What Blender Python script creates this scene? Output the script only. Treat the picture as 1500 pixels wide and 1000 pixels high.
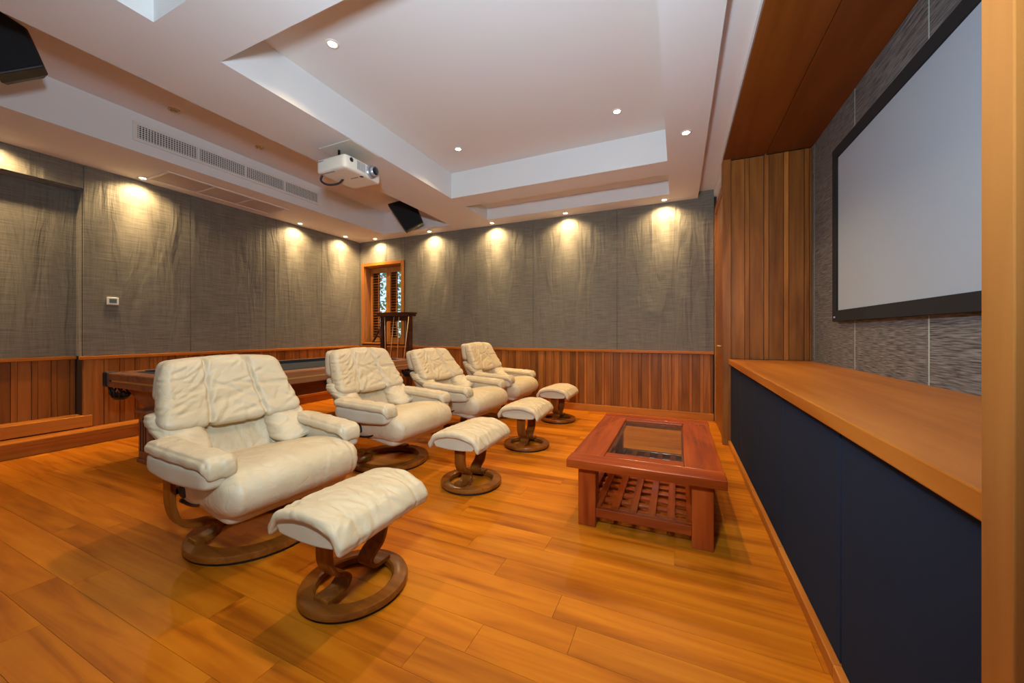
import bpy, bmesh, math, random
from mathutils import Vector, Matrix, noise
random.seed(7)
for o in list(bpy.data.objects): bpy.data.objects.remove(o)
SC = bpy.context.scene
COL = SC.collection

# ------------------------------------------------------------------ camera, light, exposure
cam = bpy.data.cameras.new('camera'); cam.sensor_width = 36; cam.lens = 544/1500*36
cam.shift_y = -13/1500; cam.clip_start = 0.02
camo = bpy.data.objects.new('camera', cam); COL.objects.link(camo)
camo.location = (0, 0, 1.15); camo.rotation_euler = (math.pi/2, 0, math.atan(243/544))
SC.camera = camo
SC.view_settings.view_transform = 'Standard'; SC.view_settings.look = 'None'
SC.view_settings.gamma = 1; SC.view_settings.use_curve_mapping = False
SC.view_settings.exposure = -0.08
w = bpy.data.worlds.new('world'); SC.world = w; w.use_nodes = True
bg = w.node_tree.nodes['Background']
sky = w.node_tree.nodes.new('ShaderNodeTexSky'); sky.sky_type = 'HOSEK_WILKIE'; sky.turbidity = 3
sky.sun_direction = (0.3, 0.6, 0.75)
w.node_tree.links.new(sky.outputs[0], bg.inputs[0]); bg.inputs[1].default_value = 8.0

def area(name, loc, target, size, power, color, sy=None):
    l = bpy.data.lights.new(name, 'AREA'); l.energy = power; l.color = color; l.size = size
    if sy: l.shape = 'RECTANGLE'; l.size_y = sy
    o = bpy.data.objects.new(name, l); COL.objects.link(o); o.location = loc
    o.rotation_euler = (Vector(target)-Vector(loc)).to_track_quat('-Z', 'Y').to_euler()
    return o
# photographer's strobe held just above the camera, and an added weak fill lamp behind it
area('strobe', (-0.28, 0.10, 1.82), (-1.15, 2.7, 2.6), 0.22, 108, (0.62, 0.82, 1.0))
area('fill_lamp', (-1.2, -2.1, 1.4), (-1.6, 3.0, 1.0), 2.6, 8, (0.86, 0.93, 1.0), 1.9)

# ------------------------------------------------------------------ materials
def nt(name):
    m = bpy.data.materials.new(name); m.use_nodes = True
    t = m.node_tree; b = t.nodes['Principled BSDF']; return m, t, b
def N(t, ty, **kw):
    n = t.nodes.new(ty)
    for k, v in kw.items(): setattr(n, k, v)
    return n
def plain(name, col, rough=0.5, metal=0.0, bump=0, bscale=80, spec=None):
    m, t, b = nt(name)
    b.inputs['Base Color'].default_value = (*col, 1); b.inputs['Roughness'].default_value = rough
    b.inputs['Metallic'].default_value = metal
    if spec is not None: b.inputs['Specular IOR Level'].default_value = spec
    if bump:
        tc = N(t, 'ShaderNodeTexCoord'); nz = N(t, 'ShaderNodeTexNoise'); nz.inputs['Scale'].default_value = bscale
        nz.inputs['Detail'].default_value = 4
        bp = N(t, 'ShaderNodeBump'); bp.inputs['Strength'].default_value = bump; bp.inputs['Distance'].default_value = 0.01
        t.links.new(tc.outputs['Object'], nz.inputs['Vector']); t.links.new(nz.outputs[0], bp.inputs['Height'])
        t.links.new(bp.outputs[0], b.inputs['Normal'])
    return m
def wood(name, c0, c1, c2, axis='X', rough=0.35, scale=1.0, vary=0.35, bump=0.05, coat=0.0, spec=.18):
    """grain runs along axis; every object gets its own tone and its own stretch of grain"""
    m, t, b = nt(name)
    tc = N(t, 'ShaderNodeTexCoord'); oi = N(t, 'ShaderNodeObjectInfo')
    off = N(t, 'ShaderNodeVectorMath', operation='SCALE'); off.inputs[0].default_value = (37, 53, 29)
    t.links.new(oi.outputs['Random'], off.inputs['Scale'])
    add = N(t, 'ShaderNodeVectorMath', operation='ADD')
    t.links.new(tc.outputs['Object'], add.inputs[0]); t.links.new(off.outputs[0], add.inputs[1])
    mp = N(t, 'ShaderNodeMapping'); s = {'X': (0.9, 14, 14), 'Y': (14, 0.9, 14), 'Z': (14, 14, 0.9)}[axis]
    mp.inputs['Scale'].default_value = tuple(v*scale for v in s)
    t.links.new(add.outputs[0], mp.inputs['Vector'])
    n1 = N(t, 'ShaderNodeTexNoise'); n1.inputs['Scale'].default_value = 1.0; n1.inputs['Detail'].default_value = 6
    n1.inputs['Distortion'].default_value = 1.1
    t.links.new(mp.outputs[0], n1.inputs['Vector'])
    mp2 = N(t, 'ShaderNodeMapping'); s2 = {'X': (.9, 4, 4), 'Y': (4, .9, 4), 'Z': (4, 4, .9)}[axis]
    mp2.inputs['Scale'].default_value = tuple(v*scale for v in s2); t.links.new(add.outputs[0], mp2.inputs['Vector'])
    n2 = N(t, 'ShaderNodeTexNoise'); n2.inputs['Scale'].default_value = 1.2; n2.inputs['Detail'].default_value = 3
    n2.inputs['Distortion'].default_value = 0.6
    t.links.new(mp2.outputs[0], n2.inputs['Vector'])
    mixf = N(t, 'ShaderNodeMath', operation='MULTIPLY_ADD'); mixf.inputs[1].default_value = 0.55
    t.links.new(n1.outputs[0], mixf.inputs[0])
    m2 = N(t, 'ShaderNodeMath', operation='MULTIPLY'); m2.inputs[1].default_value = 0.45
    t.links.new(n2.outputs[0], m2.inputs[0]); t.links.new(m2.outputs[0], mixf.inputs[2])
    cr = N(t, 'ShaderNodeValToRGB'); e = cr.color_ramp.elements
    e[0].position = 0.34; e[0].color = (*c0, 1); e[1].position = 0.66; e[1].color = (*c2, 1)
    k = e.new(0.5); k.color = (*c1, 1)
    t.links.new(mixf.outputs[0], cr.inputs[0])
    hs = N(t, 'ShaderNodeHueSaturation')
    mr = N(t, 'ShaderNodeMapRange'); mr.inputs[3].default_value = 1-vary; mr.inputs[4].default_value = 1+vary*0.6
    t.links.new(oi.outputs['Random'], mr.inputs[0]); t.links.new(mr.outputs[0], hs.inputs['Value'])
    t.links.new(cr.outputs[0], hs.inputs['Color']); t.links.new(hs.outputs[0], b.inputs['Base Color'])
    b.inputs['Roughness'].default_value = rough; b.inputs['Specular IOR Level'].default_value = spec
    if coat: b.inputs['Coat Weight'].default_value = coat*.5; b.inputs['Coat Roughness'].default_value = 0.15
    bp = N(t, 'ShaderNodeBump'); bp.inputs['Strength'].default_value = bump; bp.inputs['Distance'].default_value = 0.005
    t.links.new(n1.outputs[0], bp.inputs['Height']); t.links.new(bp.outputs[0], b.inputs['Normal'])
    return m
def fabric_wall(name, haxis):
    m, t, b = nt(name)
    tc = N(t, 'ShaderNodeTexCoord')
    def nz(sc, scale, detail=3, dist=0.0):
        mp = N(t, 'ShaderNodeMapping'); mp.inputs['Scale'].default_value = sc
        n = N(t, 'ShaderNodeTexNoise'); n.inputs['Scale'].default_value = scale; n.inputs['Detail'].default_value = detail
        n.inputs['Distortion'].default_value = dist
        t.links.new(tc.outputs['Object'], mp.inputs[0]); t.links.new(mp.outputs[0], n.inputs['Vector']); return n
    H = (2.2, 2.2, 60)                       # horizontal slubs of the weave
    a = nz(H, 2.0, 4); c = nz((70, 70, 3), 2.0, 2)
    big = nz((7, 7, 1.1), 1.0, 3, 0.8)       # slack vertical ripples
    cr = N(t, 'ShaderNodeValToRGB'); e = cr.color_ramp.elements
    e[0].position = 0.3; e[0].color = (0.095, 0.082, 0.058, 1); e[1].position = 0.7; e[1].color = (0.22, 0.195, 0.145, 1)
    mx = N(t, 'ShaderNodeMath', operation='MULTIPLY_ADD'); mx.inputs[1].default_value = 0.75
    m2 = N(t, 'ShaderNodeMath', operation='MULTIPLY'); m2.inputs[1].default_value = 0.25
    t.links.new(a.outputs[0], mx.inputs[0]); t.links.new(c.outputs[0], m2.inputs[0]); t.links.new(m2.outputs[0], mx.inputs[2])
    t.links.new(mx.outputs[0], cr.inputs[0]); t.links.new(cr.outputs[0], b.inputs['Base Color'])
    b.inputs['Roughness'].default_value = 0.75; b.inputs['Sheen Weight'].default_value = 0.15
    b1 = N(t, 'ShaderNodeBump'); b1.inputs['Strength'].default_value = 0.62; b1.inputs['Distance'].default_value = 0.05
    b2 = N(t, 'ShaderNodeBump'); b2.inputs['Strength'].default_value = 0.35; b2.inputs['Distance'].default_value = 0.004
    t.links.new(big.outputs[0], b1.inputs['Height']); t.links.new(mx.outputs[0], b2.inputs['Height'])
    t.links.new(b1.outputs[0], b2.inputs['Normal']); t.links.new(b2.outputs[0], b.inputs['Normal'])
    return m
def leather(name, col, wr=0.5):
    m, t, b = nt(name)
    tc = N(t, 'ShaderNodeTexCoord')
    def crease(scale, dist, power):
        n = N(t, 'ShaderNodeTexNoise'); n.inputs['Scale'].default_value = scale; n.inputs['Detail'].default_value = 2; n.inputs['Distortion'].default_value = dist
        t.links.new(tc.outputs['Object'], n.inputs['Vector'])
        a = N(t, 'ShaderNodeMath', operation='MULTIPLY_ADD'); a.inputs[1].default_value = 2; a.inputs[2].default_value = -1; t.links.new(n.outputs[0], a.inputs[0])
        c = N(t, 'ShaderNodeMath', operation='ABSOLUTE'); t.links.new(a.outputs[0], c.inputs[0])
        d = N(t, 'ShaderNodeMath', operation='SUBTRACT'); d.inputs[0].default_value = 1; t.links.new(c.outputs[0], d.inputs[1])
        e = N(t, 'ShaderNodeMath', operation='POWER'); e.inputs[1].default_value = power; t.links.new(d.outputs[0], e.inputs[0])
        f = N(t, 'ShaderNodeMath', operation='MULTIPLY'); f.inputs[1].default_value = -1; t.links.new(e.outputs[0], f.inputs[0])
        return f
    c1 = crease(4.0, .5, 10); c2 = crease(11.0, .6, 7)
    n3 = N(t, 'ShaderNodeTexNoise'); n3.inputs['Scale'].default_value = 3.5; n3.inputs['Detail'].default_value = 3
    v = N(t, 'ShaderNodeTexVoronoi'); v.inputs['Scale'].default_value = 260
    for q in (n3, v): t.links.new(tc.outputs['Object'], q.inputs['Vector'])
    cr = N(t, 'ShaderNodeValToRGB'); e = cr.color_ramp.elements
    e[0].position = .3; e[0].color = (col[0]*.88, col[1]*.85, col[2]*.78, 1); e[1].position = .65; e[1].color = (*col, 1)
    t.links.new(n3.outputs[0], cr.inputs[0]); t.links.new(cr.outputs[0], b.inputs['Base Color'])
    b.inputs['Roughness'].default_value = 0.45
    prev = None
    for src_, st, dist in ((c1.outputs[0], wr*.35, .008), (c2.outputs[0], wr*.60, .004), (v.outputs[0], .08, .002)):
        bp = N(t, 'ShaderNodeBump'); bp.inputs['Strength'].default_value = st; bp.inputs['Distance'].default_value = dist
        t.links.new(src_, bp.inputs['Height'])
        if prev: t.links.new(prev.outputs[0], bp.inputs['Normal'])
        prev = bp
    t.links.new(prev.outputs[0], b.inputs['Normal'])
    return m
def stone(name):
    m, t, b = nt(name)
    tc = N(t, 'ShaderNodeTexCoord'); oi = N(t, 'ShaderNodeObjectInfo')
    off = N(t, 'ShaderNodeVectorMath', operation='SCALE'); off.inputs[0].default_value = (11, 23, 31)
    t.links.new(oi.outputs['Random'], off.inputs['Scale'])
    add = N(t, 'ShaderNodeVectorMath', operation='ADD'); t.links.new(tc.outputs['Object'], add.inputs[0]); t.links.new(off.outputs[0], add.inputs[1])
    mp = N(t, 'ShaderNodeMapping'); mp.inputs['Scale'].default_value = (7, 7, 150); t.links.new(add.outputs[0], mp.inputs[0])
    n = N(t, 'ShaderNodeTexNoise'); n.inputs['Scale'].default_value = 1.4; n.inputs['Detail'].default_value = 6; n.inputs['Distortion'].default_value = .12
    t.links.new(mp.outputs[0], n.inputs['Vector'])
    cr = N(t, 'ShaderNodeValToRGB'); e = cr.color_ramp.elements
    e[0].position = .36; e[0].color = (.05, .05, .05, 1); e[1].position = .66; e[1].color = (.25, .245, .235, 1)
    t.links.new(n.outputs[0], cr.inputs[0]); t.links.new(cr.outputs[0], b.inputs['Base Color'])
    b.inputs['Roughness'].default_value = .55
    bp = N(t, 'ShaderNodeBump'); bp.inputs['Strength'].default_value = .3; bp.inputs['Distance'].default_value = .004
    t.links.new(n.outputs[0], bp.inputs['Height']); t.links.new(bp.outputs[0], b.inputs['Normal'])
    return m
def emit(name, col, s):
    m, t, b = nt(name); b.inputs['Emission Color'].default_value = (*col, 1); b.inputs['Emission Strength'].default_value = s
    b.inputs['Base Color'].default_value = (*col, 1); return m
def glass(name, col=(1, 1, 1), rough=0.0):
    m, t, b = nt(name); out = t.nodes['Material Output']
    tr = N(t, 'ShaderNodeBsdfTransparent'); tr.inputs[0].default_value = (*col, 1)
    gl = N(t, 'ShaderNodeBsdfGlossy'); gl.inputs['Roughness'].default_value = rough
    lw = N(t, 'ShaderNodeLayerWeight'); lw.inputs[0].default_value = .5
    pw = N(t, 'ShaderNodeMath', operation='POWER'); pw.inputs[1].default_value = 4.0
    fr = N(t, 'ShaderNodeMath', operation='MULTIPLY_ADD'); fr.inputs[1].default_value = .5; fr.inputs[2].default_value = .035
    t.links.new(lw.outputs['Facing'], pw.inputs[0]); t.links.new(pw.outputs[0], fr.inputs[0])
    mx = N(t, 'ShaderNodeMixShader'); t.links.new(fr.outputs[0], mx.inputs[0]); t.links.new(tr.outputs[0], mx.inputs[1]); t.links.new(gl.outputs[0], mx.inputs[2])
    t.links.new(mx.outputs[0], out.inputs[0]); return m

M = {}
M['white'] = plain('white_paint', (.74, .72, .69), .75, bump=.03, bscale=6)
M['floor'] = wood('floor_oak', (.27, .062, .002), (.46, .128, .004), (.58, .185, .008), 'X', .40, 1.0, .13, .03, .0, .14)
M['sub'] = plain('subfloor', (.10, .04, .01), .8)
M['pan_z'] = wood('panel_teak_vertical', (.21, .062, .010), (.34, .108, .018), (.46, .16, .030), 'Z', .4, 1.0, .38)
M['trim_x'] = wood('trim_teak_x', (.33, .092, .011), (.45, .140, .018), (.53, .185, .027), 'X', .33, .8, .12)
M['trim_y'] = wood('trim_teak_y', (.33, .092, .011), (.45, .140, .018), (.53, .185, .027), 'Y', .33, .8, .12)
M['trim_z'] = wood('trim_teak_z', (.29, .10, .020), (.39, .145, .030), (.47, .19, .044), 'Z', .33, .8, .1)
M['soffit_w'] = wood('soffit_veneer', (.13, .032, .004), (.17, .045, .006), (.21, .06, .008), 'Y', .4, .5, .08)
M['gap'] = plain('joint_shadow_wood', (.035, .014, .006), .8)
M['fab'] = fabric_wall('wall_fabric', 'X')
M['navy'] = plain('navy_fabric', (.019, .025, .042), .95, bump=.3, bscale=500, spec=.06)
M['stone'] = stone('ribbed_stone')
M['grout'] = plain('pale_grout', (.42, .48, .42), .8)
M['black'] = plain('black_satin', (.008, .008, .009), .55)
M['velvet'] = plain('black_velvet', (.006, .006, .007), .9)
M['screen'] = plain('screen_cloth', (.37, .43, .49), .7)
M['leather'] = leather('cream_leather', (.585, .470, .305))
M['leather2'] = leather('cream_leather_smooth', (.59, .50, .355), .1)
M['walnut_x'] = wood('stained_beech', (.13, .034, .004), (.21, .060, .007), (.29, .092, .012), 'X', .28, 1.6, .1, .04, .3)
M['walnut_z'] = wood('stained_beech_z', (.13, .034, .004), (.21, .060, .007), (.29, .092, .012), 'Z', .28, 1.6, .1, .04, .3)
M['metal_d'] = plain('dark_metal', (.015, .015, .017), .4, .4)
M['red_y'] = wood('rosewood_y', (.17, .022, .003), (.29, .044, .005), (.39, .070, .009), 'Y', .25, 1.2, .25, .04, .4)
M['red_x'] = wood('rosewood_x', (.17, .022, .003), (.29, .044, .005), (.39, .070, .009), 'X', .25, 1.2, .25, .04, .4)
M['red_z'] = wood('rosewood_z', (.17, .022, .003), (.29, .044, .005), (.39, .070, .009), 'Z', .28, 1.2, .2, .04, .3)
M['glass'] = glass('table_glass', (.90, .93, .91))
M['pane'] = glass('window_glass', (.97, .99, .97))
M['pool_w'] = wood('pool_mahogany', (.16, .058, .024), (.25, .095, .04), (.32, .13, .06), 'Y', .3, 1.0, .1, .03, .2)
M['pool_d'] = wood('pool_mahogany_dark', (.035, .012, .006), (.06, .02, .01), (.085, .03, .014), 'Y', .35, 1.0, .1)
M['cloth'] = plain('blue_black_baize', (.012, .018, .030), .95, bump=.2, bscale=600)
M['brass'] = plain('brass', (.80, .58, .18), .35, .8)
M['gold'] = plain('gold_reflector', (.75, .55, .28), .25, 1.0)
M['lampring'] = plain('lamp_ring_white', (.78, .72, .62), .4)
M['bulb'] = emit('halogen_glow', (1.0, .86, .62), 45)
M['bulb_off'] = plain('lamp_reflector_dim', (.5, .36, .16), .3, .6)
M['ivory'] = plain('ivory_plastic', (.78, .74, .62), .4)
M['silver'] = plain('silver_plastic', (.42, .43, .46), .3, .5)
M['lens'] = plain('lens_glass', (.01, .012, .02), .05)
M['lcd'] = plain('lcd_grey', (.10, .14, .13), .3)
M['grille_w'] = plain('grille_white', (.72, .68, .62), .5)
M['filter'] = plain('filter_mesh', (.48, .43, .41), .8, bump=.4, bscale=300)
M['void'] = plain('duct_dark', (.02, .02, .022), .9)
M['cue_l'] = plain('cue_maple', (.60, .36, .17), .3)
M['ink'] = plain('printed_ink', (.05, .05, .06), .6)
M['leaf'] = plain('leaf_green', (.20, .36, .07), .5)
M['bark'] = plain('bark', (.10, .07, .045), .9)
M['ground'] = plain('garden_ground', (.22, .26, .12), .9)
M['white_t'] = plain('logo_silver', (.6, .6, .62), .4)

# ------------------------------------------------------------------ builders
def link(name, me, mat, parent=None, loc=(0, 0, 0), rot=(0, 0, 0)):
    o = bpy.data.objects.new(name, me); COL.objects.link(o)
    if mat is not None and len(me.materials) == 0: me.materials.append(M[mat] if isinstance(mat, str) else mat)
    if parent: o.parent = parent
    o.location = loc; o.rotation_euler = rot
    return o
def empty(name, loc=(0, 0, 0), rz=0.0):
    o = bpy.data.objects.new(name, None); COL.objects.link(o); o.location = loc; o.rotation_euler = (0, 0, rz)
    o.empty_display_size = .1; return o
def tag(o, label=None, cat=None, group=None, kind=None):
    if label: o['label'] = label
    if cat: o['category'] = cat
    if group: o['group'] = group
    if kind: o['kind'] = kind
    return o
class MB:
    def __init__(s): s.v = []; s.f = []; s.sm = []
    def add(s, v, f, smooth=False):
        b = len(s.v); s.v += [tuple(p) for p in v]; s.f += [tuple(i+b for i in q) for q in f]; s.sm += [smooth]*len(f); return s
    def box(s, x0, x1, y0, y1, z0, z1):
        return s.add([(x0,y0,z0),(x1,y0,z0),(x1,y1,z0),(x0,y1,z0),(x0,y0,z1),(x1,y0,z1),(x1,y1,z1),(x0,y1,z1)],
                     [(0,3,2,1),(4,5,6,7),(0,1,5,4),(1,2,6,5),(2,3,7,6),(3,0,4,7)])
    def prism(s, pts, axis, a, b):
        """pts: outline in the two other axes (cyclic order), extruded from a to b along axis"""
        def mk(p, c): return {'x': (c, p[0], p[1]), 'y': (p[0], c, p[1]), 'z': (p[0], p[1], c)}[axis]
        n = len(pts); v = [mk(p, a) for p in pts]+[mk(p, b) for p in pts]
        return s.add(v, [tuple(range(n)), tuple(range(2*n-1, n-1, -1))]+[(i, i+n, (i+1) % n+n, (i+1) % n) for i in range(n)])
    def lathe(s, prof, seg=32, c=(0, 0, 0), closed=False):
        v = []; n = len(prof)
        for k in range(seg):
            a = 2*math.pi*k/seg
            v += [(c[0]+r*math.cos(a), c[1]+r*math.sin(a), c[2]+z) for r, z in prof]
        f = []
        for k in range(seg):
            k2 = (k+1) % seg
            for i in range(n if closed else n-1):
                j = (i+1) % n; f.append((k*n+i, k2*n+i, k2*n+j, k*n+j))
        return s.add(v, f, True)
    def tube(s, pts, r, seg=10, rads=None):
        pts = [Vector(p) for p in pts]; v = []; n = len(pts); up = Vector((0, 0, 1)); prev = None
        for i, p in enumerate(pts):
            d = (pts[min(i+1, n-1)]-pts[max(i-1, 0)]).normalized()
            a = prev if prev is not None else (up if abs(d.z) < .9 else Vector((1, 0, 0)))
            x = d.cross(a).normalized(); y = x.cross(d).normalized(); prev = y
            rr = rads[i] if rads else r
            v += [p+x*rr*math.cos(2*math.pi*k/seg)+y*rr*math.sin(2*math.pi*k/seg) for k in range(seg)]
        f = [(i*seg+k, i*seg+(k+1) % seg, (i+1)*seg+(k+1) % seg, (i+1)*seg+k) for i in range(n-1) for k in range(seg)]
        f += [tuple(range(seg))[::-1], tuple((n-1)*seg+k for k in range(seg))]
        return s.add(v, f, True)
    def mesh(s, name):
        me = bpy.data.meshes.new(name); me.from_pydata(s.v, [], s.f)
        bm = bmesh.new(); bm.from_mesh(me); bmesh.ops.recalc_face_normals(bm, faces=bm.faces[:]); bm.to_mesh(me); bm.free()
        for p, q in zip(me.polygons, s.sm): p.use_smooth = q
        me.update(); return me
    def build(s, name, mat, parent=None, bevel=0, loc=(0, 0, 0), rot=(0, 0, 0), seg=2):
        o = link(name, s.mesh(name), mat, parent, loc, rot)
        if bevel:
            md = o.modifiers.new('bevel', 'BEVEL'); md.width = bevel; md.segments = seg; md.limit_method = 'ANGLE'; md.angle_limit = math.radians(40)
        return o
def box(name, x0, x1, y0, y1, z0, z1, mat, parent=None, bevel=0, **k):
    return MB().box(x0, x1, y0, y1, z0, z1).build(name, mat, parent, bevel, **k)
def copy_tree(o, parent=None):
    c = o.copy(); COL.objects.link(c); c.parent = parent
    for ch in list(o.children): copy_tree(ch, c)
    return c
def catmull(pts, n=8):
    P = [Vector(p) for p in pts]; P = [2*P[0]-P[1]]+P+[2*P[-1]-P[-2]]; out = []
    for i in range(1, len(P)-2):
        for k in range(n):
            t = k/n; a, b, c, d = P[i-1], P[i], P[i+1], P[i+2]
            out.append(.5*((2*b)+(c-a)*t+(2*a-5*b+4*c-d)*t*t+(3*b-a-3*c+d)*t**3))
    out.append(P[-2]); return out
def smooth01(x): x = max(0., min(1., x)); return x*x*(3-2*x)
def cushion(name, size, rad, warp, mat, parent, n=(24, 24, 10), wrinkle=0.0, wfreq=(9, 9, 9), seams=None, loc=(0, 0, 0), seed=0):
    """rounded box of half sizes `size`, edge radius rad (xyz), bent by warp(x,y,z); creased along normals"""
    sx, sy, sz = size; V = {}; verts = []; faces = []
    def vid(p):
        k = (round(p[0], 5), round(p[1], 5), round(p[2], 5))
        if k not in V: V[k] = len(verts); verts.append(p)
        return V[k]
    def lin(m): return [-1+2*i/m for i in range(m+1)]
    G = [lin(n[0]), lin(n[1]), lin(n[2])]
    for ax in range(3):
        a, b = [q for q in range(3) if q != ax]
        for sgn in (-1, 1):
            for i in range(n[a]):
                for j in range(n[b]):
                    q = []
                    for (ii, jj) in ((i, j), (i+1, j), (i+1, j+1), (i, j+1)):
                        p = [0, 0, 0]; p[ax] = sgn; p[a] = G[a][ii]; p[b] = G[b][jj]; q.append(vid(tuple(p)))
                    faces.append(tuple(q))
    out = []
    for (u, v, w_) in verts:
        p = Vector((u*sx, v*sy, w_*sz))
        c = Vector((max(-(sx-rad[0]), min(sx-rad[0], p.x)), max(-(sy-rad[1]), min(sy-rad[1], p.y)), max(-(sz-rad[2]), min(sz-rad[2], p.z))))
        d = Vector(((p.x-c.x)/rad[0], (p.y-c.y)/rad[1], (p.z-c.z)/rad[2])); L = d.length
        if L > 1e-6:
            mx = max(abs(d.x), abs(d.y), abs(d.z)); d = d/L*mx
            p = c+Vector((d.x*rad[0], d.y*rad[1], d.z*rad[2]))
        out.append(p)
    raw = [p.copy() for p in out]
    me = bpy.data.meshes.new(name); me.from_pydata([tuple(warp(*p)) for p in out], [], faces)
    bm = bmesh.new(); bm.from_mesh(me); bmesh.ops.recalc_face_normals(bm, faces=bm.faces[:]); bm.verts.ensure_lookup_table(); bm.normal_update()
    for i, vv in enumerate(bm.verts):
        d = 0.0; r = raw[i]
        if wrinkle:
            q = Vector((r.x*wfreq[0]+seed*7.1, r.y*wfreq[1]+seed*3.3, r.z*wfreq[2]))
            d += wrinkle*(noise.ridged_multi_fractal(q, 1.0, 2.0, 3, 1.0, 2.0, noise_basis='PERLIN_ORIGINAL')-1.0)*.6
            d += wrinkle*.8*noise.noise(q*.45)
        if seams: d += seams(r.x, r.y, r.z)
        vv.co += vv.normal*d
    bm.to_mesh(me); bm.free()
    for p in me.polygons: p.use_smooth = True
    o = link(name, me, mat, parent, loc)
    md = o.modifiers.new('sub', 'SUBSURF'); md.levels = 1; md.render_levels = 1
    return o
def groove(x, c, wd, depth): return -depth*math.exp(-((x-c)/wd)**2)

def creaser(seed, n, ra, rb, ang, spread, ln=(.04, .12), wd=(.007, .012), dp=(.003, .006)):
    """a handful of shallow leather creases scattered over a patch of half size ra x rb"""
    r = random.Random(seed); L = []
    for _ in range(n):
        a = ang+r.gauss(0, spread); L.append((r.uniform(-ra, ra), r.uniform(-rb, rb), math.cos(a), math.sin(a), r.uniform(*ln), r.uniform(*wd), r.uniform(*dp), r.uniform(-4, 4)))
    def f(u, v):
        d = 0
        for (cu, cv, c, s_, l, w_, q, k) in L:
            du, dv = u-cu, v-cv; al = du*c+dv*s_; pe = -du*s_+dv*c+k*al*al*.5
            if abs(pe) < w_*4 and abs(al) < l*2: d += q*math.exp(-(al/l)**2)*(-math.exp(-(pe/w_)**2)+.55*math.exp(-((pe-w_*1.8)/(w_*1.2))**2))
        return d
    return f
# ------------------------------------------------------------------ setting
XL, XR, YB, YF, ZC = -5.73, 1.17, 5.47, -2.4, 2.92
XN = -5.90          # back of the niche in the left wall
# floor
fl = tag(box('floor', XL-.4, XR+.3, YF-.1, YB+.35, -.08, -.012, 'sub'), kind='structure')
pm = {}
y = YF; row = 0; PW = .142
rnd = random.Random(3)
while y < YB:
    if y > .3:
        x = XL-.05-rnd.uniform(0, 1.1)
        while x < XR:
            L = rnd.choice((.95, 1.25, 1.55))
            x0, x1 = max(x, XL-.05), min(x+L, .5)
            y1 = min(y+PW, YB)
            if x1-x0 > .008:
                key = (round(x1-x0, 3), round(y1-y, 3))
                if key not in pm:
                    pm[key] = MB().box(0, key[0]-.0012, 0, key[1]-.0012, -.012, 0).mesh('floor_plank')
                    pm[key].materials.append(M['floor'])
                link('floor_plank', pm[key], 'floor', fl, (x0, y, 0))
            x += L
    y += PW
box('near_boards', XL-.05, XR, YF, .4388, -.012, -.0002, 'floor', fl)

# ceiling: one plastered body with its recesses
c = MB(); T = 3.5
def solid(x0, x1, y0, y1, z=ZC): c.box(x0, x1, y0, y1, z, T)
CH0, CH1, CO0, CO1, RG = -4.83, -3.41, -2.73, -.10, .24
solid(XN-.2, CH0, YF-.1, YB+.1)
solid(CH0, CH1, YF, 5.17, 3.30); solid(CH0, CH1, 5.17, YB+.1); solid(CH0, CH1, YF-.1, YF)
solid(CH1, CO0, YF-.1, YB+.1)
solid(CO0, CO1, YF-.1, -1.7); solid(CO0, CO1, -1.7, 1.10, 3.25); solid(CO0, CO1, 1.10, 1.44)
solid(CO0, CO1, 1.44, 4.15, 3.25); solid(CO0, CO1, 4.15, 4.50)
solid(CO0, CO1, 4.50, 5.16, 3.10); solid(CO0, CO1, 5.16, YB+.1)
solid(CO1, RG, YF-.1, YB+.1)
solid(RG, .425, YF-.1, YB+.1, 3.01); solid(.425, XR+.3, .72, 4.40, 2.96); solid(.425, XR+.3, 4.40, YB+.1, 2.92); solid(.425, XR+.3, YF-.1, .72, 2.92)
tag(c.build('ceiling', 'white'), kind='structure')

# left wall: body with a shallow niche, fabric panels, boards
wl = MB(); NY = 1.735
wl.box(XN-.2, XN-.02, YF, YB+.3, 0, 3)
wl.box(XN-.02, XL-.03, NY, YB+.3, 0, 3); wl.box(XN-.02, XL-.03, YF, NY, 2.67, 3); wl.box(XN-.02, XL-.03, YF, NY, 0, .255)
WL = tag(wl.build('wall_left', 'gap'), kind='structure')
ys = [NY, 2.68, 3.635, 4.607, YB]
for a, b in zip(ys, ys[1:]):
    box('fabric_panel', XL-.03, XL, a+.002, b-.002, .90, ZC, 'fab', WL, .004)
box('fabric_panel', XL-.03, XL, YF, NY-.002, 2.67, ZC, 'fab', WL, .004)
for a, b in ((-.6, .62), (.62, NY)): box('fabric_panel', XN-.02, XN, a+.002, b-.002, .90, 2.67, 'fab', WL, .004)
box('fabric_return', XN, XL-.03, NY-.004, NY-.0005, .90, 2.67, 'fab', WL)
box('fabric_soffit', XN, XL-.03, -.6, NY-.004, 2.662, 2.669, 'fab', WL)
PER, WB = .128, .088
def boards(parent, axis, face, sgn, a, b, z0, z1, mat='pan_z', per=PER, wb=WB, gap=.004):
    """wide board + narrow raised batten, repeated along axis; each its own piece with its top face at `face`"""
    cache = {}
    n = int(math.ceil((b-a)/per-1e-6))
    for k in range(n):
        for (o, wd, th, nm) in ((0, wb, .012, 'board'), (wb, per-wb, .018, 'batten')):
            s = a+k*per+o; e = min(s+wd-gap, b)
            if e-s < .006: continue
            key = (round(e-s, 4), th)
            if key not in cache:
                m = MB(); t = key[1]
                if axis == 'y': m.box(min(0, sgn*t), max(0, sgn*t), 0, key[0], z0, z1)
                else: m.box(0, key[0], min(0, sgn*t), max(0, sgn*t), z0, z1)
                cache[key] = m.mesh(nm); cache[key].materials.append(M[mat])
            link(nm, cache[key], mat, parent, (face, s, 0) if axis == 'y' else (s, face, 0))
boards(WL, 'y', XL-.025, 1, NY+.07, YB-.012, .13, .865)
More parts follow.
